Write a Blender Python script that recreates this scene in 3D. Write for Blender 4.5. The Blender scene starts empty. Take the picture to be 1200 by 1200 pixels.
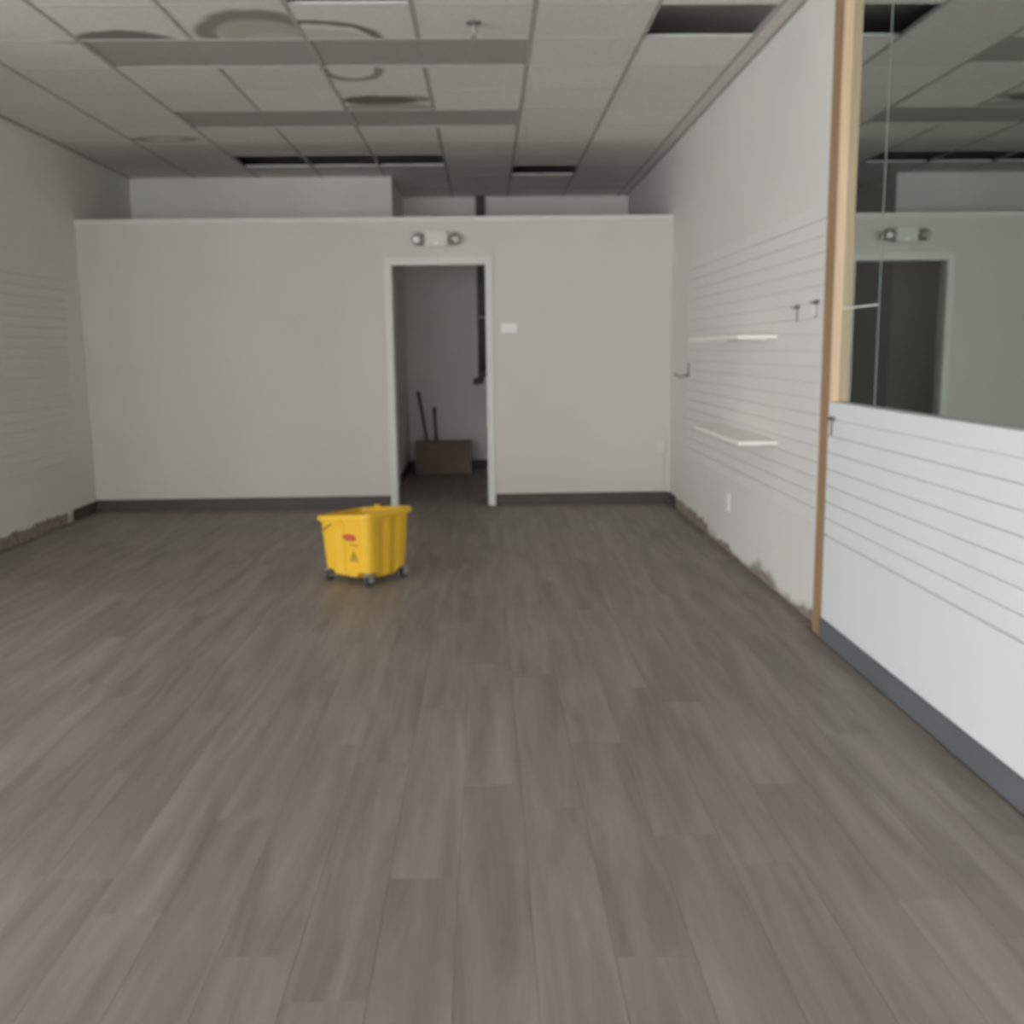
import bpy, bmesh, math, random
from mathutils import Vector, Matrix
random.seed(7)
SC = bpy.context.scene
COL = SC.collection

# ------------------------------------------------------------------ camera
F, PIT, YAW, ROL, H = 1175.79, 0.16123, 0.02415, 0.01188, 1.3353
def ray(u, v):
    u -= 600.0; v -= 600.0
    c, s = math.cos(ROL), math.sin(ROL); u, v = c*u - s*v, s*u + c*v
    x, y, z = u, F, -v
    c, s = math.cos(PIT), math.sin(PIT); y, z = c*y + s*z, -s*y + c*z
    c, s = math.cos(YAW), math.sin(YAW); x, y = c*x + s*y, -s*x + c*y
    return Vector((x, y, z))
_fw = ray(600, 600).normalized()
_rt = (ray(700, 600) - ray(600, 600)).normalized()
_up = _rt.cross(_fw)
cam = bpy.data.cameras.new('camera')
cam.sensor_width = 36.0; cam.sensor_fit = 'HORIZONTAL'
cam.lens = F/1200*36
cam.clip_start = 0.02
cam.dof.use_dof = True                       # hand-held phone focused too near: everything slightly soft
cam.dof.focus_distance = 0.35
cam.dof.aperture_fstop = 23.0
camo = bpy.data.objects.new('camera', cam); COL.objects.link(camo)
M = Matrix((_rt, _up, -_fw)).transposed().to_4x4()
M.translation = (0, 0, H)
camo.matrix_world = M
SC.camera = camo

# ------------------------------------------------------------------ daylight
W = bpy.data.worlds.new('overcast_sky'); SC.world = W
W.use_nodes = True
_bg = W.node_tree.nodes['Background']
_bg.inputs[0].default_value = (1.0, 0.98, 0.99, 1)
_bg.inputs[1].default_value = 1.6
SC.view_settings.view_transform = 'Standard'
SC.view_settings.look = 'None'
SC.view_settings.gamma = 1.0
SC.view_settings.use_curve_mapping = False
SC.view_settings.exposure = 2.70
try:
    SC.cycles.max_bounces = 10; SC.cycles.diffuse_bounces = 8; SC.cycles.sample_clamp_indirect = 6
except Exception: pass

# room dimensions (metres; x right, y away from the camera, z up)
XL, XR = -3.354, 1.568
YP, YB = 8.593, 11.35          # partition, rear wall
YF = -4.0                      # storefront
XA, YA = -7.2, 5.0             # unseen wider front part, made up to let light in sideways
ZC, ZD = 2.971, 3.13           # tile ceiling, deck above
def window_portal(loc, w, h, rz):
    l = bpy.data.lights.new('window_daylight', 'AREA'); l.shape = 'RECTANGLE'
    l.size = w; l.size_y = h
    l.cycles.is_portal = True
    o = bpy.data.objects.new('window_daylight', l); COL.objects.link(o)
    o.location = loc; o.rotation_euler = (math.radians(90), 0, rz)     # shines to +Y, turned by rz
    return o
WIN_X = [(-7.0, -5.6), (-5.5, -4.1), (-4.0, -2.6), (-2.5, -1.1), (-1.0, 0.6)]      # front windows
WIN_Y = [(-2.2, -0.8), (-0.7, 0.7), (0.8, 2.2), (2.3, 3.2)]           # unseen side windows, added to light the right wall
WIN_Z = (0.04, 2.32)
WH, WZ = WIN_Z[1]-WIN_Z[0], (WIN_Z[0]+WIN_Z[1])/2
window_portal(((WIN_X[0][0]+WIN_X[-1][1])/2, YF-0.03, WZ), WIN_X[-1][1]-WIN_X[0][0], WH, 0)
window_portal((XA-0.03, (WIN_Y[0][0]+WIN_Y[-1][1])/2, WZ), WIN_Y[-1][1]-WIN_Y[0][0], WH, -math.pi/2)  # portal for the added side windows

# ------------------------------------------------------------------ materials
def nt(m): return m.node_tree.nodes, m.node_tree.links
def rgb(c): return (c[0], c[1], c[2], 1)
def mat(name, col, rough=0.6, metal=0.0, var=0.0, scale=6.0, stretch=(1, 1, 1), bump=0.0, bscale=60.0, objvar=0.0, spec=0.4):
    m = bpy.data.materials.new(name); m.use_nodes = True
    N, L = nt(m); b = N['Principled BSDF']
    b.inputs['Roughness'].default_value = rough; b.inputs['Metallic'].default_value = metal
    b.inputs['Specular IOR Level'].default_value = spec
    tc = N.new('ShaderNodeTexCoord'); mp = N.new('ShaderNodeMapping'); mp.inputs['Scale'].default_value = stretch
    L.new(tc.outputs['Object'], mp.inputs[0])
    no = N.new('ShaderNodeTexNoise'); no.inputs['Scale'].default_value = scale; no.inputs['Detail'].default_value = 5
    L.new(mp.outputs[0], no.inputs['Vector'])
    hsv = N.new('ShaderNodeHueSaturation'); hsv.inputs['Color'].default_value = rgb(col)
    mr = N.new('ShaderNodeMapRange'); mr.inputs['From Min'].default_value = 0.3; mr.inputs['From Max'].default_value = 0.7
    mr.inputs['To Min'].default_value = 1-var; mr.inputs['To Max'].default_value = 1+var
    L.new(no.outputs['Fac'], mr.inputs['Value'])
    v = mr.outputs[0]
    if objvar:
        oi = N.new('ShaderNodeObjectInfo'); m2 = N.new('ShaderNodeMapRange')
        m2.inputs['To Min'].default_value = 1-objvar; m2.inputs['To Max'].default_value = 1+objvar
        L.new(oi.outputs['Random'], m2.inputs['Value'])
        mu = N.new('ShaderNodeMath'); mu.operation = 'MULTIPLY'; L.new(v, mu.inputs[0]); L.new(m2.outputs[0], mu.inputs[1]); v = mu.outputs[0]
    L.new(v, hsv.inputs['Value']); L.new(hsv.outputs[0], b.inputs['Base Color'])
    if bump:
        n2 = N.new('ShaderNodeTexNoise'); n2.inputs['Scale'].default_value = bscale; L.new(mp.outputs[0], n2.inputs['Vector'])
        bp = N.new('ShaderNodeBump'); bp.inputs['Strength'].default_value = bump; bp.inputs['Distance'].default_value = 0.004
        L.new(n2.outputs['Fac'], bp.inputs['Height']); L.new(bp.outputs[0], b.inputs['Normal'])
    m['_hsv'] = hsv.name
    return m

def plank_material():
    m = bpy.data.materials.new('vinyl_plank'); m.use_nodes = True
    N, L = nt(m); b = N['Principled BSDF']; b.inputs['Roughness'].default_value = 0.52; b.inputs['Specular IOR Level'].default_value = 0.35
    ge = N.new('ShaderNodeNewGeometry'); oi = N.new('ShaderNodeObjectInfo')
    mul = N.new('ShaderNodeVectorMath'); mul.operation = 'MULTIPLY'; mul.inputs[1].default_value = (13, 1.1, 1)
    off = N.new('ShaderNodeVectorMath'); off.operation = 'ADD'
    sc = N.new('ShaderNodeMath'); sc.operation = 'MULTIPLY'; sc.inputs[1].default_value = 57
    L.new(oi.outputs['Random'], sc.inputs[0]); L.new(ge.outputs['Position'], mul.inputs[0])
    L.new(mul.outputs[0], off.inputs[0]); L.new(sc.outputs[0], off.inputs[1])
    n1 = N.new('ShaderNodeTexNoise'); n1.inputs['Scale'].default_value = 1.0; n1.inputs['Detail'].default_value = 6; n1.inputs['Roughness'].default_value = 0.6
    n1.inputs['Distortion'].default_value = 0.6
    L.new(off.outputs[0], n1.inputs['Vector'])
    ramp = N.new('ShaderNodeValToRGB'); e = ramp.color_ramp.elements
    e[0].position = 0.25; e[0].color = (0.182, 0.152, 0.136, 1); e[1].position = 0.75; e[1].color = (0.335, 0.292, 0.264, 1)
    L.new(n1.outputs['Fac'], ramp.inputs[0])
    n2 = N.new('ShaderNodeTexNoise'); n2.inputs['Scale'].default_value = 0.55; L.new(ge.outputs['Position'], n2.inputs['Vector'])
    r2 = N.new('ShaderNodeMapRange'); r2.inputs['From Min'].default_value = 0.3; r2.inputs['From Max'].default_value = 0.7; r2.inputs['To Min'].default_value = 0.92; r2.inputs['To Max'].default_value = 1.08
    L.new(n2.outputs['Fac'], r2.inputs['Value'])
    r3 = N.new('ShaderNodeMapRange'); r3.inputs['To Min'].default_value = 0.94; r3.inputs['To Max'].default_value = 1.06; L.new(oi.outputs['Random'], r3.inputs['Value'])
    mm = N.new('ShaderNodeMath'); mm.operation = 'MULTIPLY'; L.new(r2.outputs[0], mm.inputs[0]); L.new(r3.outputs[0], mm.inputs[1])
    # a few scuffs
    n3 = N.new('ShaderNodeTexNoise'); n3.inputs['Scale'].default_value = 5.0; n3.inputs['Detail'].default_value = 2; L.new(ge.outputs['Position'], n3.inputs['Vector'])
    r4 = N.new('ShaderNodeMapRange'); r4.inputs['From Min'].default_value = 0.70; r4.inputs['From Max'].default_value = 0.80; r4.inputs['To Min'].default_value = 1; r4.inputs['To Max'].default_value = 0.72
    L.new(n3.outputs['Fac'], r4.inputs['Value'])
    m3 = N.new('ShaderNodeMath'); m3.operation = 'MULTIPLY'; L.new(mm.outputs[0], m3.inputs[0]); L.new(r4.outputs[0], m3.inputs[1])
    hsv = N.new('ShaderNodeHueSaturation'); L.new(ramp.outputs[0], hsv.inputs['Color']); L.new(m3.outputs[0], hsv.inputs['Value'])
    L.new(hsv.outputs[0], b.inputs['Base Color'])
    return m

def damaged_wall(name, col, yr, strength=0.75):
    """painted drywall with mould and torn paper along its foot between the depths yr"""
    m = mat(name, col, 0.75, var=0.03, scale=1.2, bump=0.05, bscale=120)
    N, L = nt(m); b = N['Principled BSDF']; hsv = N[m['_hsv']]
    ge = N.new('ShaderNodeNewGeometry'); sx = N.new('ShaderNodeSeparateXYZ'); L.new(ge.outputs['Position'], sx.inputs[0])
    no = N.new('ShaderNodeTexNoise'); no.inputs['Scale'].default_value = 2.3; no.inputs['Detail'].default_value = 7; no.inputs['Roughness'].default_value = 0.65
    L.new(ge.outputs['Position'], no.inputs['Vector'])
    hz = N.new('ShaderNodeMapRange'); hz.inputs['From Min'].default_value = 0.0; hz.inputs['From Max'].default_value = 0.13; hz.inputs['To Min'].default_value = 0.24; hz.inputs['To Max'].default_value = -0.12
    L.new(sx.outputs['Z'], hz.inputs['Value'])
    ad = N.new('ShaderNodeMath'); L.new(no.outputs['Fac'], ad.inputs[0]); L.new(hz.outputs[0], ad.inputs[1])
    mk = N.new('ShaderNodeMapRange'); mk.inputs['From Min'].default_value = 0.56; mk.inputs['From Max'].default_value = 0.72; mk.inputs['To Max'].default_value = strength
    L.new(ad.outputs[0], mk.inputs['Value'])
    y1 = N.new('ShaderNodeMapRange'); y1.inputs['From Min'].default_value = yr[0]; y1.inputs['From Max'].default_value = yr[0]+0.4; L.new(sx.outputs['Y'], y1.inputs['Value'])
    mu = N.new('ShaderNodeMath'); mu.operation = 'MULTIPLY'; L.new(mk.outputs[0], mu.inputs[0]); L.new(y1.outputs[0], mu.inputs[1])
    n2 = N.new('ShaderNodeTexNoise'); n2.inputs['Scale'].default_value = 6; L.new(ge.outputs['Position'], n2.inputs['Vector'])
    cr = N.new('ShaderNodeValToRGB'); e = cr.color_ramp.elements
    e[0].position = 0.4; e[0].color = (0.20, 0.21, 0.14, 1); e[1].position = 0.62; e[1].color = (0.40, 0.31, 0.23, 1)
    L.new(n2.outputs['Fac'], cr.inputs[0])
    mx = N.new('ShaderNodeMix'); mx.data_type = 'RGBA'
    L.new(mu.outputs[0], mx.inputs[0]); L.new(hsv.outputs[0], mx.inputs[6]); L.new(cr.outputs[0], mx.inputs[7])
    L.new(mx.outputs[2], b.inputs['Base Color'])
    return m

def stained_tile(name, base, marks):
    """acoustic tile with water marks: (cx, cy, rx, ry, ring, colour, strength); ring 0 = filled, else ring half width"""
    m = mat(name, base, 0.9, var=0.05, scale=30, bump=0.25, bscale=180, objvar=0.0, spec=0.2)
    N, L = nt(m); b = N['Principled BSDF']; cur = N[m['_hsv']].outputs[0]
    tc = N.new('ShaderNodeTexCoord')
    no = N.new('ShaderNodeTexNoise'); no.inputs['Scale'].default_value = 5; no.inputs['Detail'].default_value = 4; L.new(tc.outputs['Object'], no.inputs['Vector'])
    dm = N.new('ShaderNodeVectorMath'); dm.operation = 'MULTIPLY_ADD'; dm.inputs[1].default_value = (0.1, 0.1, 0); dm.inputs[2].default_value = (-0.05, -0.05, 0)
    L.new(no.outputs['Color'], dm.inputs[0])
    ps = N.new('ShaderNodeVectorMath'); L.new(tc.outputs['Object'], ps.inputs[0]); L.new(dm.outputs[0], ps.inputs[1])
    for cx, cy, rx, ry, ring, col, st in marks:
        a = N.new('ShaderNodeVectorMath'); a.operation = 'SUBTRACT'; a.inputs[1].default_value = (cx, cy, 0); L.new(ps.outputs[0], a.inputs[0])
        s = N.new('ShaderNodeVectorMath'); s.operation = 'MULTIPLY'; s.inputs[1].default_value = (1/rx, 1/ry, 0); L.new(a.outputs[0], s.inputs[0])
        l = N.new('ShaderNodeVectorMath'); l.operation = 'LENGTH'; L.new(s.outputs[0], l.inputs[0])
        v = l.outputs['Value']
        mr = N.new('ShaderNodeMapRange'); mr.interpolation_type = 'SMOOTHSTEP'
        if ring:
            q = N.new('ShaderNodeMath'); q.operation = 'SUBTRACT'; q.inputs[1].default_value = 1; L.new(v, q.inputs[0])
            q2 = N.new('ShaderNodeMath'); q2.operation = 'ABSOLUTE'; L.new(q.outputs[0], q2.inputs[0]); v = q2.outputs[0]
            mr.inputs['From Min'].default_value = ring*0.3; mr.inputs['From Max'].default_value = ring
        else:
            mr.inputs['From Min'].default_value = 0.85; mr.inputs['From Max'].default_value = 1.05
        mr.inputs['To Min'].default_value = st; mr.inputs['To Max'].default_value = 0
        L.new(v, mr.inputs['Value'])
        mx = N.new('ShaderNodeMix'); mx.data_type = 'RGBA'; L.new(mr.outputs[0], mx.inputs[0]); L.new(cur, mx.inputs[6]); mx.inputs[7].default_value = rgb(col)
        cur = mx.outputs[2]
    L.new(cur, b.inputs['Base Color'])
    return m

def window_glass():
    m = bpy.data.materials.new('storefront_glass'); m.use_nodes = True
    N, L = nt(m); N.remove(N['Principled BSDF'])
    t = N.new('ShaderNodeBsdfTransparent'); t.inputs[0].default_value = (0.93, 0.96, 0.95, 1)
    g = N.new('ShaderNodeBsdfGlossy'); g.inputs['Roughness'].default_value = 0.02
    x = N.new('ShaderNodeMixShader'); x.inputs[0].default_value = 0.06
    L.new(t.outputs[0], x.inputs[1]); L.new(g.outputs[0], x.inputs[2]); L.new(x.outputs[0], N['Material Output'].inputs[0])
    return m

TILE = (0.77, 0.75, 0.72)
MT = dict(
    paint=mat('partition_paint', (0.68, 0.645, 0.615), 0.75, var=0.03, scale=1.3, bump=0.06, bscale=110),
    paint_left=damaged_wall('left_wall_paint', (0.75, 0.75, 0.71), (4.0, 9), 0.5),
    paint_right=damaged_wall('right_wall_paint', (0.76, 0.74, 0.725), (4.5, 9), 0.85),
    slat=mat('slatwall_white', (0.78, 0.765, 0.755), 0.55, var=0.02, scale=2.0),
    slat_left=mat('slatwall_grey_white', (0.74, 0.73, 0.70), 0.6, var=0.03, scale=2.0),
    slat_low=mat('slatwall_cool_white', (0.75, 0.775, 0.80), 0.55, var=0.02, scale=2.0),
    groove=mat('slatwall_groove', (0.5, 0.49, 0.48), 0.8),
    trim=mat('white_trim_paint', (0.74, 0.735, 0.71), 0.5, var=0.03, scale=4),
    tile=mat('acoustic_tile', TILE, 0.9, var=0.05, scale=30, bump=0.25, bscale=180, objvar=0.05, spec=0.2),
    runner=mat('grey_grid_metal', (0.44, 0.43, 0.41), 0.5, var=0.12, scale=8),  # runners and wall angles, greyer than the cross tees
    tee=mat('white_grid_metal', (0.66, 0.655, 0.63), 0.45, var=0.05, scale=8),
    deck=mat('dusty_insulation', (0.52, 0.50, 0.47), 0.9, var=0.1, scale=3),
    lens=mat('grey_light_lens', (0.40, 0.39, 0.37), 0.55, var=0.06, scale=10, bump=0.2, bscale=220),
    plank=plank_material(),
    subfloor=mat('dusty_subfloor', (0.25, 0.22, 0.195), 0.9, var=0.2, scale=9),
    base=mat('dark_vinyl_base', (0.085, 0.07, 0.062), 0.5, var=0.1, scale=5),
    base_grey=mat('slate_vinyl_base', (0.135, 0.14, 0.155), 0.45, var=0.08, scale=5),
    residue=mat('torn_paper_residue', (0.30, 0.25, 0.215), 0.95, var=0.3, scale=25, bump=0.5, bscale=60),
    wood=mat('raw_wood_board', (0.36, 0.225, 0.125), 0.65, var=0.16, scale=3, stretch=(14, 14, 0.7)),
    wood_light=mat('light_wood_strip', (0.72, 0.52, 0.37), 0.6, var=0.10, scale=3, stretch=(14, 14, 0.7)),
    yellow=mat('yellow_plastic', (0.80, 0.47, 0.035), 0.42, var=0.03, scale=4),
    yellow_dark=mat('moulded_mark_yellow', (0.36, 0.21, 0.02), 0.5),
    red=mat('red_badge', (0.45, 0.055, 0.03), 0.45),
    pale=mat('badge_lettering', (0.62, 0.25, 0.12), 0.5),
    rubber=mat('dark_rubber', (0.05, 0.045, 0.045), 0.6),
    steel=mat('dull_steel', (0.42, 0.41, 0.40), 0.4, metal=0.6),
    chrome=mat('chrome', (0.75, 0.75, 0.75), 0.12, metal=1.0),
    hook=mat('grey_hook_metal', (0.24, 0.24, 0.245), 0.45, metal=0.3),
    plastic=mat('white_plastic', (0.90, 0.88, 0.87), 0.4),
    beige=mat('offwhite_housing', (0.72, 0.71, 0.68), 0.5),
    lampglass=mat('lamp_glass', (0.55, 0.55, 0.53), 0.08, spec=0.8),
    slot=mat('dark_slot', (0.03, 0.03, 0.03), 0.6),
    shelf=mat('white_laminate_shelf', (0.94, 0.93, 0.89), 0.4, var=0.02, scale=3),
    carton=mat('brown_carton', (0.27, 0.205, 0.165), 0.85, var=0.12, scale=5),
    tape=mat('carton_tape', (0.20, 0.15, 0.11), 0.4),
    stick=mat('dark_handle', (0.12, 0.115, 0.105), 0.6),
    pipe=mat('dark_drain_pipe', (0.14, 0.135, 0.125), 0.6, var=0.15, scale=8),
    backwall=mat('stockroom_paint', (0.84, 0.82, 0.79), 0.8, var=0.04, scale=1.5),
    alum=mat('storefront_aluminium', (0.35, 0.35, 0.34), 0.4, metal=0.7),
    edge=mat('bright_glass_edge', (0.80, 0.84, 0.80), 0.3),
    seam=mat('dull_glass_edge', (0.33, 0.36, 0.33), 0.4),
    sprk=mat('sprinkler_brass', (0.20, 0.19, 0.175), 0.4, metal=0.5),
    glass=window_glass(),
)
def mirror_material():
    m = bpy.data.materials.new('aged_mirror'); m.use_nodes = True
    N, L = nt(m); b = N['Principled BSDF']
    b.inputs['Metallic'].default_value = 1; b.inputs['Roughness'].default_value = 0.012; b.inputs['Base Color'].default_value = (0.56, 0.62, 0.585, 1)
    b.inputs['Specular IOR Level'].default_value = 0.3
    return m
MT['mirror'] = mirror_material()

# ------------------------------------------------------------------ geometry helpers
def link(o, parent=None):
    COL.objects.link(o)
    if parent is not None: o.parent = parent
    return o
def bm_box(bm, lo, hi):
    vs = [bm.verts.new((x, y, z)) for x in (lo[0], hi[0]) for y in (lo[1], hi[1]) for z in (lo[2], hi[2])]
    for f in ((0,1,3,2), (4,6,7,5), (0,4,5,1), (2,3,7,6), (0,2,6,4), (1,5,7,3)):
        bm.faces.new([vs[i] for i in f])
    return vs
def bm_tube(bm, pts, r, n=12, caps=True, rads=None):
    pts = [Vector(p) for p in pts]; rings = []
    for i, p in enumerate(pts):
        d = (pts[min(i+1, len(pts)-1)] - pts[max(i-1, 0)]).normalized()
        a = Vector((0, 0, 1)) if abs(d.z) < 0.9 else Vector((1, 0, 0))
        u = d.cross(a).normalized(); w = d.cross(u)
        rr = rads[i] if rads else r
        rings.append([bm.verts.new(p + u*math.cos(k*2*math.pi/n)*rr + w*math.sin(k*2*math.pi/n)*rr) for k in range(n)])
    for a, b in zip(rings, rings[1:]):
        for k in range(n): bm.faces.new((a[k], a[(k+1) % n], b[(k+1) % n], b[k]))
    if caps: bm.faces.new(rings[0]); bm.faces.new(rings[-1])
def to_mesh(bm, name, bevel=0.0, seg=2, smooth=False):
    bmesh.ops.recalc_face_normals(bm, faces=bm.faces)
    if bevel:
        bmesh.ops.bevel(bm, geom=bm.edges[:], offset=bevel, segments=seg, affect='EDGES', clamp_overlap=True)
    me = bpy.data.meshes.new(name); bm.to_mesh(me); bm.free()
    if smooth:
        for p in me.polygons: p.use_smooth = True
    return me
def obj(name, me, m, parent=None, loc=(0, 0, 0), rot=(0, 0, 0)):
    o = bpy.data.objects.new(name, me)
    if m is not None and (not me.materials): me.materials.append(m)
    link(o, parent); o.location = loc; o.rotation_euler = rot
    return o
def boxes(name, lst, m, parent=None, bevel=0.0, loc=(0, 0, 0), rot=(0, 0, 0)):
    bm = bmesh.new()
    for lo, hi in lst: bm_box(bm, lo, hi)
    return obj(name, to_mesh(bm, name, bevel), m, parent, loc, rot)
def tube(name, pts, r, m, parent=None, n=12, rads=None, loc=(0, 0, 0), rot=(0, 0, 0)):
    bm = bmesh.new(); bm_tube(bm, pts, r, n, True, rads)
    o = obj(name, to_mesh(bm, name), m, parent, loc, rot)
    for p in o.data.polygons: p.use_smooth = len(p.vertices) == 4
    return o
def struct(o): o['kind'] = 'structure'; return o
def tag(o, label, cat, group=None):
    o['label'] = label; o['category'] = cat
    if group: o['group'] = group
    return o
def empty(name, loc=(0, 0, 0), rz=0.0):
    o = bpy.data.objects.new(name, None); link(o); o.location = loc; o.rotation_euler = (0, 0, rz); o.empty_display_size = 0.1
    return o

# ------------------------------------------------------------------ floor
floor = struct(boxes('floor', [((XA, YF, -0.12), (XR+0.15, YB+0.1, -0.0045))], MT['subfloor']))
PW, PL, GAP = 0.178, 1.219, 0.0007
PX1 = XR-0.055                                   # planks stop short of the right wall
ncol = int((PX1-XL)/PW)+1
plank_cache = {}
def plank_mesh(w, l):
    k = (round(w, 3), round(l, 3))
    if k not in plank_cache:
        bm = bmesh.new(); bm_box(bm, (-w/2, -l/2, -0.004), (w/2, l/2, 0.0))
        me = to_mesh(bm, 'plank', 0.0004, 1); me.materials.append(MT['plank']); plank_cache[k] = me
    return plank_cache[k]
far_bm = bmesh.new(); nplank = 0
for i in range(-22, ncol):
    x1 = PX1 - (ncol-1-i)*PW; x0 = x1-PW
    lowx = XL+0.005 if i >= 0 else XA
    if x1 <= lowx + 0.02 and i >= 0: continue
    y = YF - ((i*0.43+0.17*math.sin(i*2.1)) % 1.0)*PL
    ylim = YB-0.005 if i > 0 else YA-0.005
    while y < ylim:
        a, b = max(y, YF+0.003), min(y+PL, ylim)
        y += PL
        if b-a < 0.03: continue
        xx0 = x0
        if i > 0 and x0 < XL and b > YA: xx0 = XL+0.003
        if xx0 < XA: continue
        w, l = x1-xx0-GAP, b-a-GAP
        vis = b > 1.5 and i > 0 and not (a > YP+0.1 and (x1 < -1.3 or x0 > 0.6))
        if vis:
            obj('plank', plank_mesh(w, l), None, floor, ((xx0+x1)/2, (a+b)/2, 0)); nplank += 1
        else:
            bm_box(far_bm, (xx0+GAP/2, a+GAP/2, -0.004), (x1-GAP/2, b-GAP/2, 0))
rest = obj('plank_field', to_mesh(far_bm, 'plank_field'), MT['plank'], floor); rest['kind'] = 'stuff'

# ------------------------------------------------------------------ walls
WT = 0.12
wall_right = struct(boxes('wall_right', [((XR+0.008, YF, 0), (XR+0.2, YB+0.1, ZD))], MT['paint_right']))
wall_left = struct(boxes('wall_left', [((XL-WT, YA, 0), (XL, YB+0.1, ZD))], MT['paint_left']))
struct(boxes('wall_added_return', [((XA-WT, YA, 0), (XL-WT, YA+WT, ZD))], MT['paint_left']))  # added wall closing the made-up wide part, out of view
lw = [((XA-WT, YF, 0), (XA, YA, WIN_Z[0])), ((XA-WT, YF, WIN_Z[1]), (XA, YA, ZD))]
ys = [YF] + [v for p in WIN_Y for v in p] + [YA]
for a, b in zip(ys[::2], ys[1::2]): lw.append(((XA-WT, a, WIN_Z[0]), (XA, b, WIN_Z[1])))
struct(boxes('wall_added_left', lw, MT['paint_left']))  # added outer wall that holds the extra windows, out of view
for k, (a, b) in enumerate(WIN_Y):  # added windows, numbered on from the front ones
    w = struct(boxes('window_%d' % (k+1+len(WIN_X)), [((XA-0.1, a, WIN_Z[0]), (XA-0.05, a+0.045, WIN_Z[1])), ((XA-0.1, b-0.045, WIN_Z[0]), (XA-0.05, b, WIN_Z[1])),
                                           ((XA-0.1, a+0.045, WIN_Z[0]), (XA-0.05, b-0.045, WIN_Z[0]+0.045)), ((XA-0.1, a+0.045, WIN_Z[1]-0.045), (XA-0.05, b-0.045, WIN_Z[1]))], MT['alum']))
    boxes('pane', [((XA-0.078, a+0.045, WIN_Z[0]+0.045), (XA-0.072, b-0.045, WIN_Z[1]-0.045))], MT['glass'], w)
DX0, DX1, DZ = -0.771, 0.006, 2.032
ZT = 2.42
partition = struct(boxes('wall_back', [((XL, YP, 0), (DX0-0.02, YP+WT, ZT-0.02)), ((DX1+0.02, YP, 0), (XR+0.008, YP+WT, ZT-0.02)),
                                       ((DX0-0.02, YP, DZ+0.02), (DX1+0.02, YP+WT, ZT-0.02))], MT['paint']))
struct(boxes('trim_1', [((XL+0.001, YP-0.014, ZT-0.038), (XR+0.007, YP+WT+0.014, ZT))], MT['trim'], bevel=0.004))
# door opening: jamb lining and casing
door = struct(empty('door_1', ((DX0+DX1)/2, YP, 0)))
cx = (DX0+DX1)/2
boxes('jamb', [((DX0-0.019-cx, 0.0, 0), (DX0-cx, WT, DZ))], MT['trim'], door, 0.002)
boxes('jamb', [((DX1-cx, 0.0, 0), (DX1+0.019-cx, WT, DZ))], MT['trim'], door, 0.002)
boxes('head_jamb', [((DX0-0.019-cx, 0.0, DZ), (DX1+0.019-cx, WT, DZ+0.019))], MT['trim'], door, 0.002)
CW = 0.062
boxes('casing', [((DX0-CW-cx, -0.016, 0), (DX0-0.006-cx, 0.0, DZ+0.05))], MT['trim'], door, 0.003)
boxes('casing', [((DX1+0.006-cx, -0.016, 0), (DX1+CW-cx, 0.0, DZ+0.05))], MT['trim'], door, 0.003)
boxes('head_casing', [((DX0-CW-cx, -0.017, DZ+0.006), (DX1+CW-cx, 0.0, DZ+0.062))], MT['trim'], door, 0.003)
# stockroom behind
XBK = -0.875
struct(boxes('wall_stockroom_side', [((XL, 10.0, 0), (XBK, YB, ZC+0.012))], MT['backwall']))
struct(boxes('wall_rear', [((XBK, YB, 0), (XR+0.008, YB+0.1, ZC+0.012))], MT['backwall']))
struct(boxes('baseboard_rear', [((XBK+0.006, YB-0.006, 0), (XR, YB, 0.1))], MT['base'], bevel=0.002))
struct(boxes('baseboard_stockroom_side', [((XBK, 10.0, 0), (XBK+0.006, YB-0.006, 0.1))], MT['base'], bevel=0.002))
# storefront behind the camera
fw = [((XA, YF-0.15, 0), (XR+0.2, YF, WIN_Z[0])), ((XA, YF-0.15, WIN_Z[1]), (XR+0.2, YF, ZD))]
xs = [XA] + [v for p in WIN_X for v in p] + [XR+0.2]
for a, b in zip(xs[::2], xs[1::2]): fw.append(((a, YF-0.15, WIN_Z[0]), (b, YF, WIN_Z[1])))
struct(boxes('wall_front', fw, MT['paint']))
for k, (a, b) in enumerate(WIN_X):
    w = struct(boxes('window_%d' % (k+1), [((a, YF-0.1, WIN_Z[0]), (a+0.045, YF-0.05, WIN_Z[1])), ((b-0.045, YF-0.1, WIN_Z[0]), (b, YF-0.05, WIN_Z[1])),
                                           ((a+0.045, YF-0.1, WIN_Z[0]), (b-0.045, YF-0.05, WIN_Z[0]+0.045)), ((a+0.045, YF-0.1, WIN_Z[1]-0.045), (b-0.045, YF-0.05, WIN_Z[1]))], MT['alum']))
    boxes('pane', [((a+0.045, YF-0.078, WIN_Z[0]+0.045), (b-0.045, YF-0.072, WIN_Z[1]-0.045))], MT['glass'], w)

struct(boxes('wall_rear_upper', [((XL, YB, ZC+0.012), (XR+0.008, YB+0.1, ZD))], MT['deck']))
# baseboards
struct(boxes('baseboard_back_left', [((XL+0.002, YP-0.009, 0), (DX0-CW-0.001, YP, 0.098))], MT['base'], bevel=0.003))
struct(boxes('baseboard_back_right', [((DX1+CW+0.001, YP-0.009, 0), (XR-0.004, YP, 0.1))], MT['base'], bevel=0.003))
struct(boxes('baseboard_right', [((XR-0.002, YP-0.33, 0), (XR+0.008, YP-0.01, 0.098))], MT['base'], bevel=0.003))
struct(boxes('baseboard_left', [((XL, YP-0.50, 0), (XL+0.009, YP-0.01, 0.092))], MT['base'], bevel=0.003))

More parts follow.
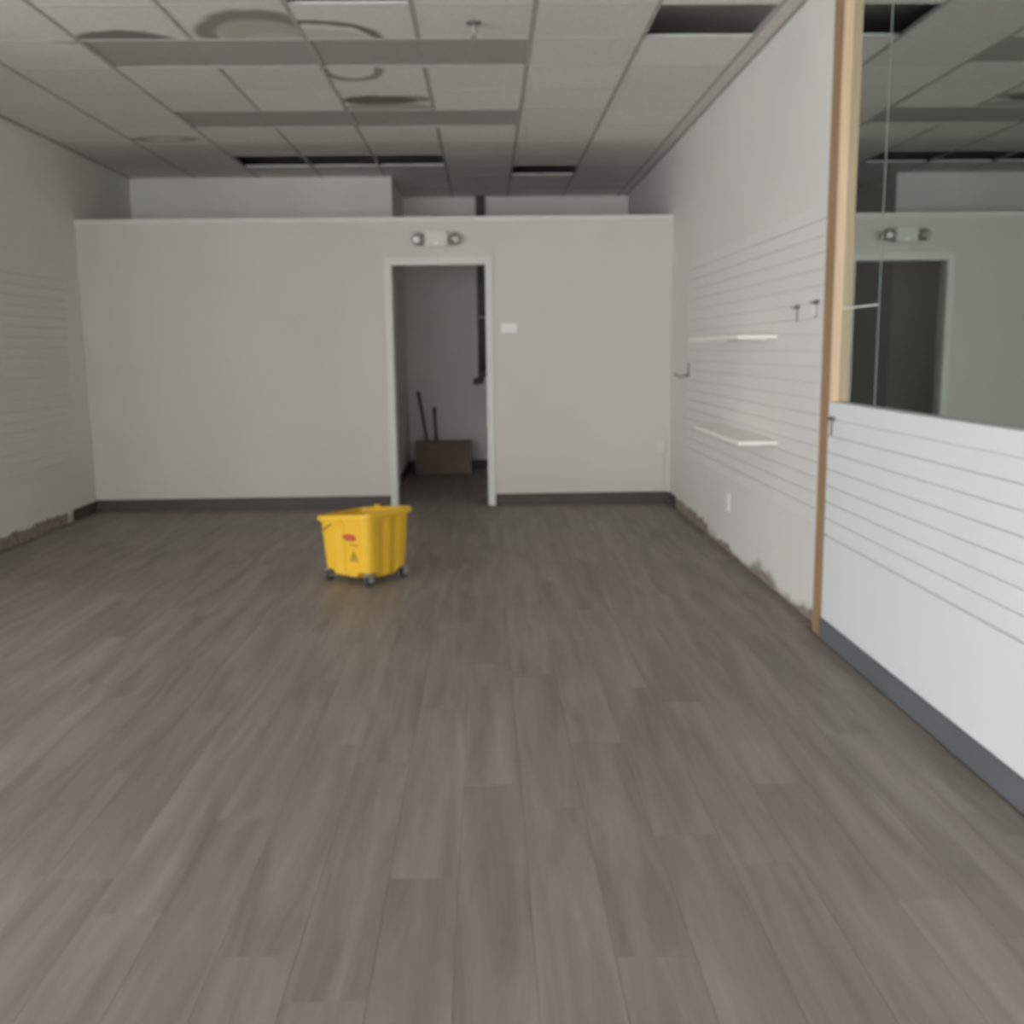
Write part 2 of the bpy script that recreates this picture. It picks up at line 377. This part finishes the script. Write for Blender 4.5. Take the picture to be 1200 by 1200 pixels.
# ragged strips where the base was pulled off
def ragged(name, x, sgn, y0, y1, hfun, m, parent, seed):
    rnd = random.Random(seed); bm = bmesh.new(); n = int((y1-y0)/0.025); top = []; bot = []; top2 = []; h = 0
    for i in range(n+1):
        y = y0+(y1-y0)*i/n; h = 0.65*h+0.35*rnd.uniform(-0.03, 0.03); z = max(0.006, hfun(y)+h)
        bot.append((bm.verts.new((x+sgn*0.004, y, 0.001)))); top.append(bm.verts.new((x+sgn*0.004, y, z))); top2.append(bm.verts.new((x, y, z+0.003)))
    for i in range(n):
        bm.faces.new((bot[i], bot[i+1], top[i+1], top[i])); bm.faces.new((top[i], top[i+1], top2[i+1], top2[i]))
    return obj(name, to_mesh(bm, name), m, parent)
ragged('paper_residue', XL, 1, YA+0.02, 7.98, lambda y: 0.088, MT['residue'], wall_left, 3)
ragged('paper_residue', XR+0.008, -1, 7.05, 8.24, lambda y: 0.085, MT['residue'], wall_right, 4)
ragged('paper_residue', XR+0.008, -1, 4.62, 7.03, lambda y: 0.022+0.018*math.sin(y*7), MT['residue'], wall_right, 5)

# slatwall: one board per slat
PITCH = 0.0748
def slatwall(parent, x, sgn, y0, y1, z0, n, m, depth=0.008, gap=0.0048, z_last=None):
    me = None
    for k in range(n):
        h = PITCH-gap
        if me is None:
            bm = bmesh.new(); bm_box(bm, (-depth/2, -(y1-y0)/2, -h/2), (depth/2, (y1-y0)/2, h/2)); me = to_mesh(bm, 'slat', 0.0012, 1); me.materials.append(m)
        obj('slat', me, None, parent, (x+sgn*depth/2, (y0+y1)/2, z0+PITCH*(k+0.5)))
Z0 = 0.487
slatwall(wall_right, XR+0.008, -1, 4.575, 7.83, Z0, 20, MT['slat'])
slatwall(wall_left, XL, 1, YA+0.1, 8.25, 0.41, 21, MT['slat_left'], depth=0.007, gap=0.005)

# low wall under the mirror
HX = 1.527; HTOP = 1.085
half = struct(boxes('wall_right_low', [((HX+0.006, YF, 0), (XR+0.008, 4.44, HTOP-0.004))], MT['groove']))
boxes('top_board', [((HX, YF, Z0+PITCH*7), (HX+0.006, 4.455, HTOP))], MT['slat_low'], half, 0.0015)
slatwall(half, HX+0.006, -1, YF, 4.455, Z0, 7, MT['slat_low'], depth=0.006, gap=0.0036)
boxes('lower_board', [((HX, YF, 0.005), (HX+0.006, 4.452, Z0-0.005))], MT['slat_low'], half, 0.0015)
boxes('ledge', [((HX+0.006, YF, HTOP-0.004), (XR-0.001, 4.44, HTOP))], MT['slat_low'], half)
struct(boxes('baseboard_right_low', [((HX-0.009, YF, 0), (HX, 4.452, 0.1))], MT['base_grey'], bevel=0.003))

# wood board beside the mirror
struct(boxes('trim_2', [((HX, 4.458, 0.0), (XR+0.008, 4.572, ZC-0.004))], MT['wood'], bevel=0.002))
struct(boxes('trim_3', [((XR-0.041, 4.440, HTOP+0.001), (XR+0.008, 4.4575, ZC-0.004))], MT['wood_light'], bevel=0.002))  # strip coloured lighter than the board it stands against

# ------------------------------------------------------------------ mirror panes
def mirror(y0, y1, z0, z1, label, name='wall_mirror'):
    o = empty(name, (XR+0.003, (y0+y1)/2, z0))
    boxes('glass', [((-0.005, -(y1-y0)/2, 0), (0.004, (y1-y0)/2, z1-z0))], MT['mirror'], o)
    tag(o, label, 'mirror', 'mirror panes above the low slatted wall'); return o
big = mirror(-1.3, 4.026, HTOP+0.001, ZC-0.004, 'largest wall mirror pane above the low white slatted wall')
low = mirror(4.034, 4.438, HTOP+0.001, 1.488, 'small lower mirror pane beside the wooden post, below the bright horizontal seam')
upp = mirror(4.034, 4.438, 1.494, ZC-0.004, 'tall narrow mirror pane beside the wooden post, above the bright horizontal seam')
boxes('seam_strip', [((-0.0065, -0.2, 0.4025), (-0.0055, 0.2, 0.409))], MT['edge'], low)
boxes('seam_strip', [((-0.0065, 2.6605, 0.0), (-0.0055, 2.6665, 1.88))], MT['seam'], big)

# ------------------------------------------------------------------ ceiling
ceiling = struct(empty('ceiling', (0, 0, ZC)))
struct(boxes('ceiling_deck', [((XA-WT, YF-0.15, ZD), (XR+0.2, YB+0.1, ZD+0.1))], MT['deck']))
GX0, GS = -2.131, 0.5994
GY0, GY = 5.16, 0.536
gx = [GX0+GS*k for k in range(-8, 7)] + [XR-0.002]
gy = [GY0+GY*k for k in range(-17, 12)]
gx = [XA+0.01] + [x for x in gx if x > XA+0.05]; gy = [YF+0.01] + [y for y in gy if y > YF+0.05] + [YB-0.01]
col_of = lambda k: round((gx[k]-GX0)/GS); row_of = lambda j: round((gy[j]-GY0)/GY)
missing = {(5, 0), (4, 8), (0, 7), (1, 7), (2, 7), (2, -1)}
troffer_cells = {(c, r) for c in (0, 1, 2, 3) for r in (1, 4)}
BRN = (0.20, 0.185, 0.16); OLV = (0.42, 0.40, 0.32); DRK = (0.10, 0.095, 0.085)
stains = {
    (1, 0): [(0.12, 0.26, 0.26, 0.36, 0, OLV, 0.75), (0.10, 0.27, 0.30, 0.40, 0.28, BRN, 0.8), (0.14, 0.24, 0.16, 0.08, 0, (0.58, 0.56, 0.53), 0.9)],
    (2, 0): [(-0.24, 0.30, 0.34, 0.31, 0.14, BRN, 0.95), (-0.18, 0.30, 0.25, 0.2, 0, OLV, 0.35)],
    (0, 0): [(-0.05, 0.34, 0.30, 0.245, 0, (0.21, 0.205, 0.185), 0.95)],
    (2, 2): [(-0.14, -0.17, 0.17, 0.19, 0.28, BRN, 0.75)],
    (2, 3): [(-0.05, 0.0, 0.26, 0.13, 0, DRK, 0.85), (0.12, -0.03, 0.22, 0.10, 0, BRN, 0.7), (0.0, 0.2, 0.32, 0.14, 0, (0.3, 0.29, 0.26), 0.6)],
    (-1, 5): [(-0.03, 0.12, 0.20, 0.07, 0.5, BRN, 0.6)],
    (-1, 1): [(0.3, -0.3, 0.18, 0.12, 0, BRN, 0.4)],
}
tile_cache = {}
def tile_mesh(w, l):
    k = (round(w, 3), round(l, 3))
    if k not in tile_cache:
        bm = bmesh.new(); bm_box(bm, (-w/2, -l/2, 0), (w/2, l/2, 0.016)); me = to_mesh(bm, 'ceiling_tile', 0.002, 1); me.materials.append(MT['tile']); tile_cache[k] = me
    return tile_cache[k]
rnd = random.Random(11); far_tiles = bmesh.new()
for k in range(len(gx)-1):
    for j in range(len(gy)-1):
        c, r = col_of(k), row_of(j)
        if k == 0: c = -99
        if k == len(gx)-2: c = 99
        if (c, r) in missing or (c, r) in troffer_cells: continue
        if c != 99 and gx[k] < XL-0.3 and gy[j+1] > YA: continue
        w, l = gx[k+1]-gx[k]-0.008, gy[j+1]-gy[j]-0.008
        x, y = (gx[k]+gx[k+1])/2, (gy[j]+gy[j+1])/2
        if gx[k] < XL-0.05 and gy[j+1] > YA:
            if gx[k+1] < XL+0.02: continue
            w = gx[k+1]-XL-0.012; x = (XL+0.004+gx[k+1]-0.004)/2
        if gy[j+1] < 3.4 or gx[k+1] < XL+0.02:
            bm_box(far_tiles, (x-w/2, y-l/2, 0.002), (x+w/2, y+l/2, 0.018)); continue
        me = tile_mesh(w, l)
        t = obj('ceiling_tile', me, None, ceiling, (x, y, 0.002+rnd.uniform(0, 0.0015)), (rnd.uniform(-0.002, 0.002), rnd.uniform(-0.002, 0.002), 0))
        if (c, r) in stains:
            t.data = me.copy(); t.data.materials.clear(); t.data.materials.append(stained_tile('stained_tile', TILE, stains[(c, r)]))
            t['label'] = 'water-stained acoustic ceiling tile'
ft = obj('ceiling_tile_field', to_mesh(far_tiles, 'ceiling_tile_field'), MT['tile'], ceiling); ft['kind'] = 'stuff'
B = 0.012
for k, x in enumerate(gx):
    if k == 0 or k == len(gx)-1: continue
    y1 = YB-0.005 if x > XL+0.03 else YA-0.005
    if col_of(k) in (1, 3):                       # these runners stop at the recessed lights
        cuts = [YF+0.005, GY0+GY-B, GY0+2*GY+B, GY0+4*GY-B, GY0+5*GY+B, y1]
        for a, b in zip(cuts[::2], cuts[1::2]):
            boxes('main_runner', [((-B, a, 0.0), (B, b, 0.0012)), ((-0.001, a, 0.0012), (0.001, b, 0.022))], MT['runner'], ceiling, 0, (x, 0, 0))
        continue
    boxes('main_runner', [((-B, YF+0.005, 0.0), (B, y1, 0.0012)), ((-0.001, YF+0.005, 0.0012), (0.001, y1, 0.022))], MT['runner'], ceiling, 0, (x, 0, 0))
for j, y in enumerate(gy):
    if j == 0 or j == len(gy)-1: continue
    xa = XL+0.004 if y > YA else XA+0.005
    boxes('cross_tee', [((xa, -B, 0.0004), (XR+0.005, B, 0.0018)), ((xa, -0.001, 0.0018), (XR+0.005, 0.001, 0.02))], MT['tee'], ceiling, 0, (0, y, 0))
boxes('wall_angle', [((XR-0.016, YF+0.005, -0.001), (XR+0.007, YB-0.005, 0.0)), ((XR+0.0045, YF+0.005, -0.0), (XR+0.007, YB-0.005, 0.024))], MT['runner'], ceiling)
boxes('wall_angle', [((XL+0.001, YA+0.005, -0.001), (XL+0.024, YB-0.005, 0.0)), ((XL+0.001, YA+0.005, -0.0), (XL+0.003, YB-0.005, 0.024))], MT['runner'], ceiling)

# recessed lights, all off
def troffer(k0, r, label):
    x0, x1 = GX0+GS*k0+0.004, GX0+GS*(k0+2)-0.004; y0, y1 = GY0+GY*r+0.004, GY0+GY*(r+1)-0.004
    o = empty('recessed_light', ((x0+x1)/2, (y0+y1)/2, ZC+0.002)); a, b = (x1-x0)/2, (y1-y0)/2
    fw = 0.022
    boxes('door_frame', [((-a, -b, 0), (a, -b+fw, 0.012)), ((-a, b-fw, 0), (a, b, 0.012)), ((-a, -b+fw, 0), (-a+fw, b-fw, 0.012)), ((a-fw, -b+fw, 0), (a, b-fw, 0.012))], MT['lens'], o, 0.0015)
    boxes('lens', [((-a+fw, -b+fw, 0.004), (a-fw, b-fw, 0.008))], MT['lens'], o)
    boxes('housing', [((-a, -b, 0.013), (a, b, 0.1))], MT['tee'], o, 0.004)
    tag(o, label, 'ceiling light', 'unlit recessed ceiling lights'); return o
troffer(0, 1, 'unlit grey recessed ceiling light, left one of the nearer pair, beside a dark stain')
troffer(2, 1, 'unlit grey recessed ceiling light, right one of the nearer pair, behind the sprinkler')
troffer(0, 4, 'unlit grey recessed ceiling light, left one of the farther pair')
troffer(2, 4, 'unlit grey recessed ceiling light, right one of the farther pair, above the doorway')

# sprinkler
sp = empty('fire_sprinkler', (-0.034, 5.432, ZC+0.001))
def lathe(name, prof, m, parent, n=24, loc=(0, 0, 0), rot=(0, 0, 0)):
    bm = bmesh.new(); rings = []
    for r, z in prof:
        rings.append([bm.verts.new((r*math.cos(2*math.pi*k/n), r*math.sin(2*math.pi*k/n), z)) for k in range(n)])
    for a, b in zip(rings, rings[1:]):
        for k in range(n): bm.faces.new((a[k], a[(k+1) % n], b[(k+1) % n], b[k]))
    bm.faces.new(rings[0]); bm.faces.new(rings[-1])
    return obj(name, to_mesh(bm, name, smooth=False), m, parent, loc, rot)
lathe('escutcheon', [(0.040, -0.001), (0.038, -0.006), (0.020, -0.012), (0.012, -0.012)], MT['sprk'], sp)
lathe('body', [(0.011, -0.008), (0.011, -0.035), (0.008, -0.037), (0.006, -0.045)], MT['steel'], sp)
for s in (-1, 1): tube('frame_arm', [(s*0.009, 0, -0.034), (s*0.012, 0, -0.05), (s*0.004, 0, -0.066)], 0.0025, MT['steel'], sp, 8)
lathe('deflector', [(0.004, -0.064), (0.018, -0.069), (0.018, -0.071), (0.003, -0.072)], MT['steel'], sp)
tag(sp, 'small pendent fire sprinkler hanging from the ceiling in front of the recessed light', 'sprinkler')

# ------------------------------------------------------------------ things on the partition
el = empty('emergency_light', (-0.392, YP, 2.236))
boxes('housing', [((-0.096, -0.075, -0.062), (0.094, 0.0, 0.062))], MT['beige'], el, 0.012)
boxes('test_panel', [((-0.02, -0.078, -0.045), (0.02, -0.0745, -0.02))], MT['plastic'], el, 0.001)
for s in (-1, 1):
    tube('bracket', [(s*0.09, -0.04, 0.0), (s*0.118, -0.04, 0.0)], 0.014, MT['beige'], el, 12)
    h = lathe('lamp_head', [(0.026, 0.055), (0.044, 0.035), (0.052, 0.0), (0.052, -0.012), (0.047, -0.012)], MT['steel'], el, 28, (s*0.150, -0.055, 0.0), (math.radians(-78), 0, math.radians(s*14)))
    h.rotation_euler = (math.radians(-82), 0, math.radians(s*12))
    h.scale = (1, 1, -1)
    lathe('lamp_lens', [(0.046, 0.010), (0.040, 0.015), (0.02, 0.021), (0.004, 0.023)], MT['lampglass'], h, 24)
    lathe('reflector_bulb', [(0.012, 0.018), (0.010, 0.026), (0.003, 0.029)], MT['chrome'], h, 16)
tag(el, 'white two-headed emergency light mounted above the doorway', 'emergency light')

th = empty('thermostat', (0.201, YP, 1.507))
boxes('cover', [((-0.068, -0.028, -0.039), (0.068, -0.004, 0.039))], MT['plastic'], th, 0.006)
boxes('backplate', [((-0.062, -0.005, -0.034), (0.062, 0.0, 0.034))], MT['beige'], th)
boxes('display', [((-0.05, -0.0286, -0.008), (0.01, -0.0279, 0.022))], MT['plastic'], th)
tag(th, 'white rectangular thermostat on the partition beside the doorway', 'thermostat')

jb = empty('junction_box', (1.488, YP, 0.495))
boxes('box', [((-0.036, -0.03, -0.05), (0.036, 0.0, 0.05))], MT['beige'], jb, 0.004)
boxes('raceway', [((0.024, -0.013, -0.392), (0.040, 0.0, -0.05))], MT['paint'], jb, 0.002)
tag(jb, 'small white wall box with raceway near the corner of the partition', 'outlet')

# outlet on the right wall
ou = empty('wall_outlet', (XR+0.008, 6.47, 0.329))
boxes('cover_plate', [((-0.007, -0.052, -0.06), (0.0, 0.052, 0.06))], MT['plastic'], ou, 0.002)
for s in (-1, 1):
    rc = boxes('receptacle', [((-0.009, -0.017, s*0.024-0.014), (-0.0069, 0.017, s*0.024+0.014))], MT['plastic'], ou, 0.001)
    for q in (-1, 1): boxes('slot', [((-0.0095, q*0.006-0.001, s*0.024-0.004), (-0.0088, q*0.006+0.001, s*0.024+0.005))], MT['slot'], rc)
tag(ou, 'white electrical outlet low on the right wall', 'outlet')

# ------------------------------------------------------------------ shelves on the slatwall
XS = XR-0.0005
def shelf(z, y0, y1, label):
    o = empty('wall_shelf', (XS, (y0+y1)/2, z)); a = (y1-y0)/2
    boxes('board', [((-0.215, -a, -0.018), (-0.001, a, 0.0))], MT['shelf'], o, 0.002)
    for s in (-1, 1):
        bm = bmesh.new()
        pr = [(-0.002, -0.018), (-0.17, -0.018), (-0.17, -0.022), (-0.05, -0.028), (-0.002, -0.034)]
        y = s*(a-0.2)
        A = [bm.verts.new((x, y-0.002, zz)) for x, zz in pr]; Bv = [bm.verts.new((x, y+0.002, zz)) for x, zz in pr]
        bm.faces.new(A); bm.faces.new(Bv)
        for i in range(5): bm.faces.new((A[i], A[(i+1) % 5], Bv[(i+1) % 5], Bv[i]))
        obj('bracket', to_mesh(bm, 'bracket'), MT['slat'], o)
    tag(o, label, 'shelf', 'white shelves on the right slatted wall'); return o
shelf(0.826, 5.36, 6.55, 'lower white shelf board jutting from the right slatted wall')
shelf(1.392, 5.42, 6.75, 'upper white shelf board at eye level on the right slatted wall')

# hooks
def hook(x, y, z, label, kind):
    o = empty('slatwall_hook', (x, y, z))
    if kind == 'coat':
        boxes('back_plate', [((-0.004, -0.02, -0.045), (0.0, 0.02, 0.06))], MT['hook'], o, 0.001)
        tube('prong', [(-0.003, 0, -0.03), (-0.05, 0, -0.043), (-0.085, 0, -0.043), (-0.103, 0, -0.034), (-0.108, 0, -0.014)], 0.007, MT['hook'], o, 10)
    else:
        boxes('back_plate', [((-0.005, -0.034, -0.008), (0.0, 0.034, 0.012))], MT['hook'], o, 0.001)
        boxes('stem', [((-0.007, -0.009, -0.07), (-0.002, 0.009, -0.006))], MT['steel'] if kind != 'tag' else MT['hook'], o, 0.001)
        tube('prong', [(-0.005, 0, 0.0), (-0.03, 0, -0.003), (-0.034, 0, 0.006)], 0.004, MT['hook'], o, 8)
        if kind == 'tag':
            boxes('tag', [((-0.010, -0.02, -0.062), (-0.0075, 0.02, -0.012))], MT['plastic'], o, 0.001)
    tag(o, label, 'hook', 'metal hooks on the slatted walls'); return o
hook(XS, 7.79, 1.152, 'dark L-shaped hook at the far end of the right slatted wall', 'coat')
hook(XS, 5.083, 1.522, 'small grey metal hook without a tag on the tall slatted wall, above the shelves', 'plain')
hook(XS, 4.80, 1.535, 'small hook with a white tag on the tall slatted wall beside the wooden post', 'tag')
hook(HX-0.0005, 4.40, 1.012, 'small grey metal hook on the low slatted wall under the mirror', 'plain')

# ------------------------------------------------------------------ yellow mop bucket
bk = empty('mop_bucket', (-0.7266, 5.841, 0), math.radians(-38))
NX = 18
def section(hx, hy, rc, flute):
    """rounded rectangle outline, counter-clockwise, with upright recesses on every side"""
    pts = []
    def side(p, q, nrm, L, rec):
        for i in range(NX):
            t = (i+0.5)/NX; d = 0.0
            for c, w, dep in rec:
                d = max(d, dep*max(0.0, min(1.0, (w-abs(t-c))/0.05)))
            pts.append((p[0]+(q[0]-p[0])*t-nrm[0]*d*flute, p[1]+(q[1]-p[1])*t-nrm[1]*d*flute))
    def corner(cx_, cy_, a0):
        for i in range(7):
            a = a0+math.pi/2*i/6; pts.append((cx_+rc*math.cos(a), cy_+rc*math.sin(a)))
    recA = [(0.42, 0.10, 0.010)]; recB = [(0.30, 0.12, 0.009), (0.70, 0.12, 0.009)]
    side((-hx+rc, -hy), (hx-rc, -hy), (0, -1), hx, recA); corner(hx-rc, -hy+rc, -math.pi/2)
    side((hx, -hy+rc), (hx, hy-rc), (1, 0), hy, recB); corner(hx-rc, hy-rc, 0)
    side((hx-rc, hy), (-hx+rc, hy), (0, 1), hx, recA); corner(-hx+rc, hy-rc, math.pi/2)
    side((-hx, hy-rc), (-hx, -hy+rc), (-1, 0), hy, recB); corner(-hx+rc, -hy+rc, math.pi)
    return pts
def bucket_body():
    bm = bmesh.new(); rings = []
    hx0, hy0, hx1, hy1 = 0.185, 0.166, 0.205, 0.184
    def top(x): return 0.408+0.022*x/hx1
    def ring(t, grow, flute, dz=0.0, low=False, rc=0.05):
        hx, hy = hx0+(hx1-hx0)*t+grow, hy0+(hy1-hy0)*t+grow
        r = []
        for x, y in section(hx, hy, rc, flute):
            zb = 0.052
            cxn = min(abs(abs(x)-hx), 1), min(abs(abs(y)-hy), 1)
            d = max(cxn)              # distance from the corner along the wall
            zb = 0.042+0.028*max(0.0, min(1.0, (0.10-d)/0.02))
            z = zb+(top(x)-zb)*t+dz
            r.append(bm.verts.new((x, y, z)))
        rings.append(r)
    ring(0.0, -0.012, 0.6); ring(0.0, 0.0, 1.0, 0.008)
    for t in (0.15, 0.35, 0.55, 0.75): ring(t, 0, 1.0)
    ring(0.86, 0, 0.9); ring(0.90, 0.0, 0.0)
    ring(0.905, 0.016, 0.0, rc=0.055); ring(0.965, 0.017, 0.0, rc=0.055); ring(0.99, 0.014, 0, rc=0.055); ring(1.0, 0.006, 0, rc=0.05); ring(0.985, -0.004, 0)
    for t in (0.7, 0.3, 0.06): ring(t, -0.006, 0.4)
    n = len(rings[0])
    for a, b in zip(rings, rings[1:]):
        for k in range(n): bm.faces.new((a[k], a[(k+1) % n], b[(k+1) % n], b[k]))
    bm.faces.new(rings[0]); bm.faces.new(rings[-1])
    bmesh.ops.triangulate(bm, faces=[f for f in bm.faces if len(f.verts) > 4])
    me = to_mesh(bm, 'tub')
    for p in me.polygons: p.use_smooth = True
    return me
tub = obj('tub', bucket_body(), MT['yellow'], bk)
es = tub.modifiers.new('edge', 'EDGE_SPLIT'); es.split_angle = math.radians(38)
# spout gusset, lug, wire handle
tube('carry_handle', [(-0.185, -0.176, 0.292), (-0.155, -0.184, 0.308), (-0.125, -0.186, 0.328), (-0.09, -0.188, 0.345)], 0.005, MT['yellow_dark'], bk, 8)
boxes('lug', [((-0.10, 0.179, 0.392), (-0.055, 0.199, 0.412))], MT['yellow'], bk, 0.004)
# marks on the front face (the face leans outwards towards the top)
lean = math.atan2(0.184-0.166, 0.36)
def on_face(x, z):
    t = (z-0.05)/(0.405-0.05); return Vector((x, -(0.166+(0.184-0.166)*t)-0.0006, z))
def plate(name, pts, m, x, z, parent, th=0.0015, lift=0.0):
    bm = bmesh.new(); A = [bm.verts.new((a, -th-lift, b)) for a, b in pts]; Bv = [bm.verts.new((a, 0.001, b)) for a, b in pts]
    bm.faces.new(A); bm.faces.new(list(reversed(Bv))); n = len(A)
    for i in range(n): bm.faces.new((A[i], A[(i+1) % n], Bv[(i+1) % n], Bv[i]))
    return obj(name, to_mesh(bm, name), m, parent, on_face(x, z), (lean, 0, 0))
ell = [(0.054*math.cos(2*math.pi*k/28), 0.020*math.sin(2*math.pi*k/28)) for k in range(28)]
bd = plate('badge', ell, MT['red'], 0.050, 0.278, bk); bd['label'] = 'red oval badge'
lt = boxes('badge_lettering', [((-0.036+0.0125*i, -0.0024, -0.006), (-0.036+0.0125*i+0.007, -0.0014, 0.005)) for i in range(6)], MT['pale'], bd)
plate('moulded_line', [(-0.035, -0.004), (0.035, -0.004), (0.035, 0.004), (-0.035, 0.004)], MT['yellow_dark'], 0.080, 0.238, bk, 0.001)
tri = [(-0.036, -0.028), (0.036, -0.028), (0.0, 0.034)]
bm = bmesh.new()
outer = tri; inner = [(-0.022, -0.020), (0.022, -0.020), (0.0, 0.018)]
O1 = [bm.verts.new((a, -0.0015, b)) for a, b in outer]; I1 = [bm.verts.new((a, -0.0015, b)) for a, b in inner]
for i in range(3): bm.faces.new((O1[i], O1[(i+1) % 3], I1[(i+1) % 3], I1[i]))
bm_box(bm, (-0.007, -0.0015, -0.016), (0.007, 0.0, 0.012))
wt = obj('warning_triangle', to_mesh(bm, 'warning_triangle'), MT['yellow_dark'], bk, on_face(0.078, 0.170), (lean, 0, 0))
# casters
for sx in (-1, 1):
    for sy in (-1, 1):
        x, y = sx*0.162, sy*0.143
        c = boxes('caster', [((x-0.022, y-0.022, 0.062), (x+0.022, y+0.022, 0.072)), ((x-0.022, y-0.018, 0.024), (x-0.018, y+0.018, 0.064)), ((x+0.018, y-0.018, 0.024), (x+0.022, y+0.018, 0.064))], MT['steel'], bk, 0.001)
        w = lathe('wheel', [(0.010, -0.0145), (0.021, -0.0145), (0.027, -0.010), (0.027, 0.010), (0.021, 0.0145), (0.010, 0.0145)], MT['rubber'], c, 24, (x, y, 0.027), (0, math.radians(90), 0))
        tube('axle', [(x-0.026, y, 0.027), (x+0.026, y, 0.027)], 0.005, MT['steel'], c, 10)
tag(bk, 'yellow plastic mop bucket on casters standing on the plank floor', 'bucket')

# ------------------------------------------------------------------ stockroom things
cb = empty('cardboard_box', (-0.478, 11.0, 0.0), 0.03)
a, b, h = 0.305, 0.17, 0.335
boxes('side_wall', [((-a, -b, 0), (a, -b+0.006, h)), ((-a, b-0.006, 0), (a, b, h)), ((-a, -b+0.006, 0), (-a+0.006, b-0.006, h)), ((a-0.006, -b+0.006, 0), (a, b-0.006, h)), ((-a+0.006, -b+0.006, 0), (a-0.006, b-0.006, 0.006))], MT['carton'], cb, 0.001)
for s in (-1, 1): boxes('top_flap', [((-a, 0, -0.002), (a, b-0.004, 0.002))], MT['carton'], cb, 0.0, (0, s*b, h+0.003), (0.02, 0, 0 if s < 0 else math.pi))
boxes('tape', [((-a-0.001, -0.03, h+0.0055), (a+0.001, 0.03, h+0.007))], MT['tape'], cb)
tag(cb, 'brown cardboard box on the stockroom floor seen through the doorway', 'box')

def stick(pts, label):
    o = empty('broom_handle', (pts[0][0], pts[0][1], 0)); P = [Vector(p)-Vector((pts[0][0], pts[0][1], 0)) for p in pts]
    tube('handle', P, 0.017, MT['stick'], o, 12); e = P[-1]; d = (P[-1]-P[0]).normalized()
    tube('end_cap', [e-d*0.03, e+d*0.012], 0.020, MT['rubber'], o, 12)
    tag(o, label, 'handle', 'dark handles leaning behind the cardboard box')
stick([(-0.62, 11.235, 0.004), (-0.76, 11.325, 0.86)], 'longer dark handle leaning on the stockroom wall behind the cardboard box')
stick([(-0.555, 11.235, 0.004), (-0.585, 11.325, 0.68)], 'shorter dark upright handle leaning behind the cardboard box')

dp = empty('drain_pipe', (-0.035, YB-0.07, 0.98))
tube('pipe', [(0, 0, 0.07), (0, 0, ZC-0.98+0.02)], 0.048, MT['pipe'], dp, 20)
tube('elbow', [(0, 0, 0.12), (0, 0, 0.06), (-0.02, 0, 0.02), (-0.06, 0, 0.0), (-0.105, 0, 0.0)], 0.05, MT['pipe'], dp, 16, [0.054, 0.05, 0.045, 0.036, 0.034])
for z in (0.7, 1.5): lathe('pipe_clamp', [(0.05, -0.012), (0.056, -0.012), (0.056, 0.012), (0.05, 0.012)], MT['steel'], dp, 20, (0, 0, z))
for z in (0.7, 1.5): boxes('wall_bracket', [((-0.02, 0.04, z-0.01), (0.02, 0.07, z+0.01))], MT['steel'], dp)
tag(dp, 'dark vertical pipe on the stockroom rear wall, seen through the doorway', 'pipe')
print('planks', nplank, 'objects', len(bpy.data.objects))
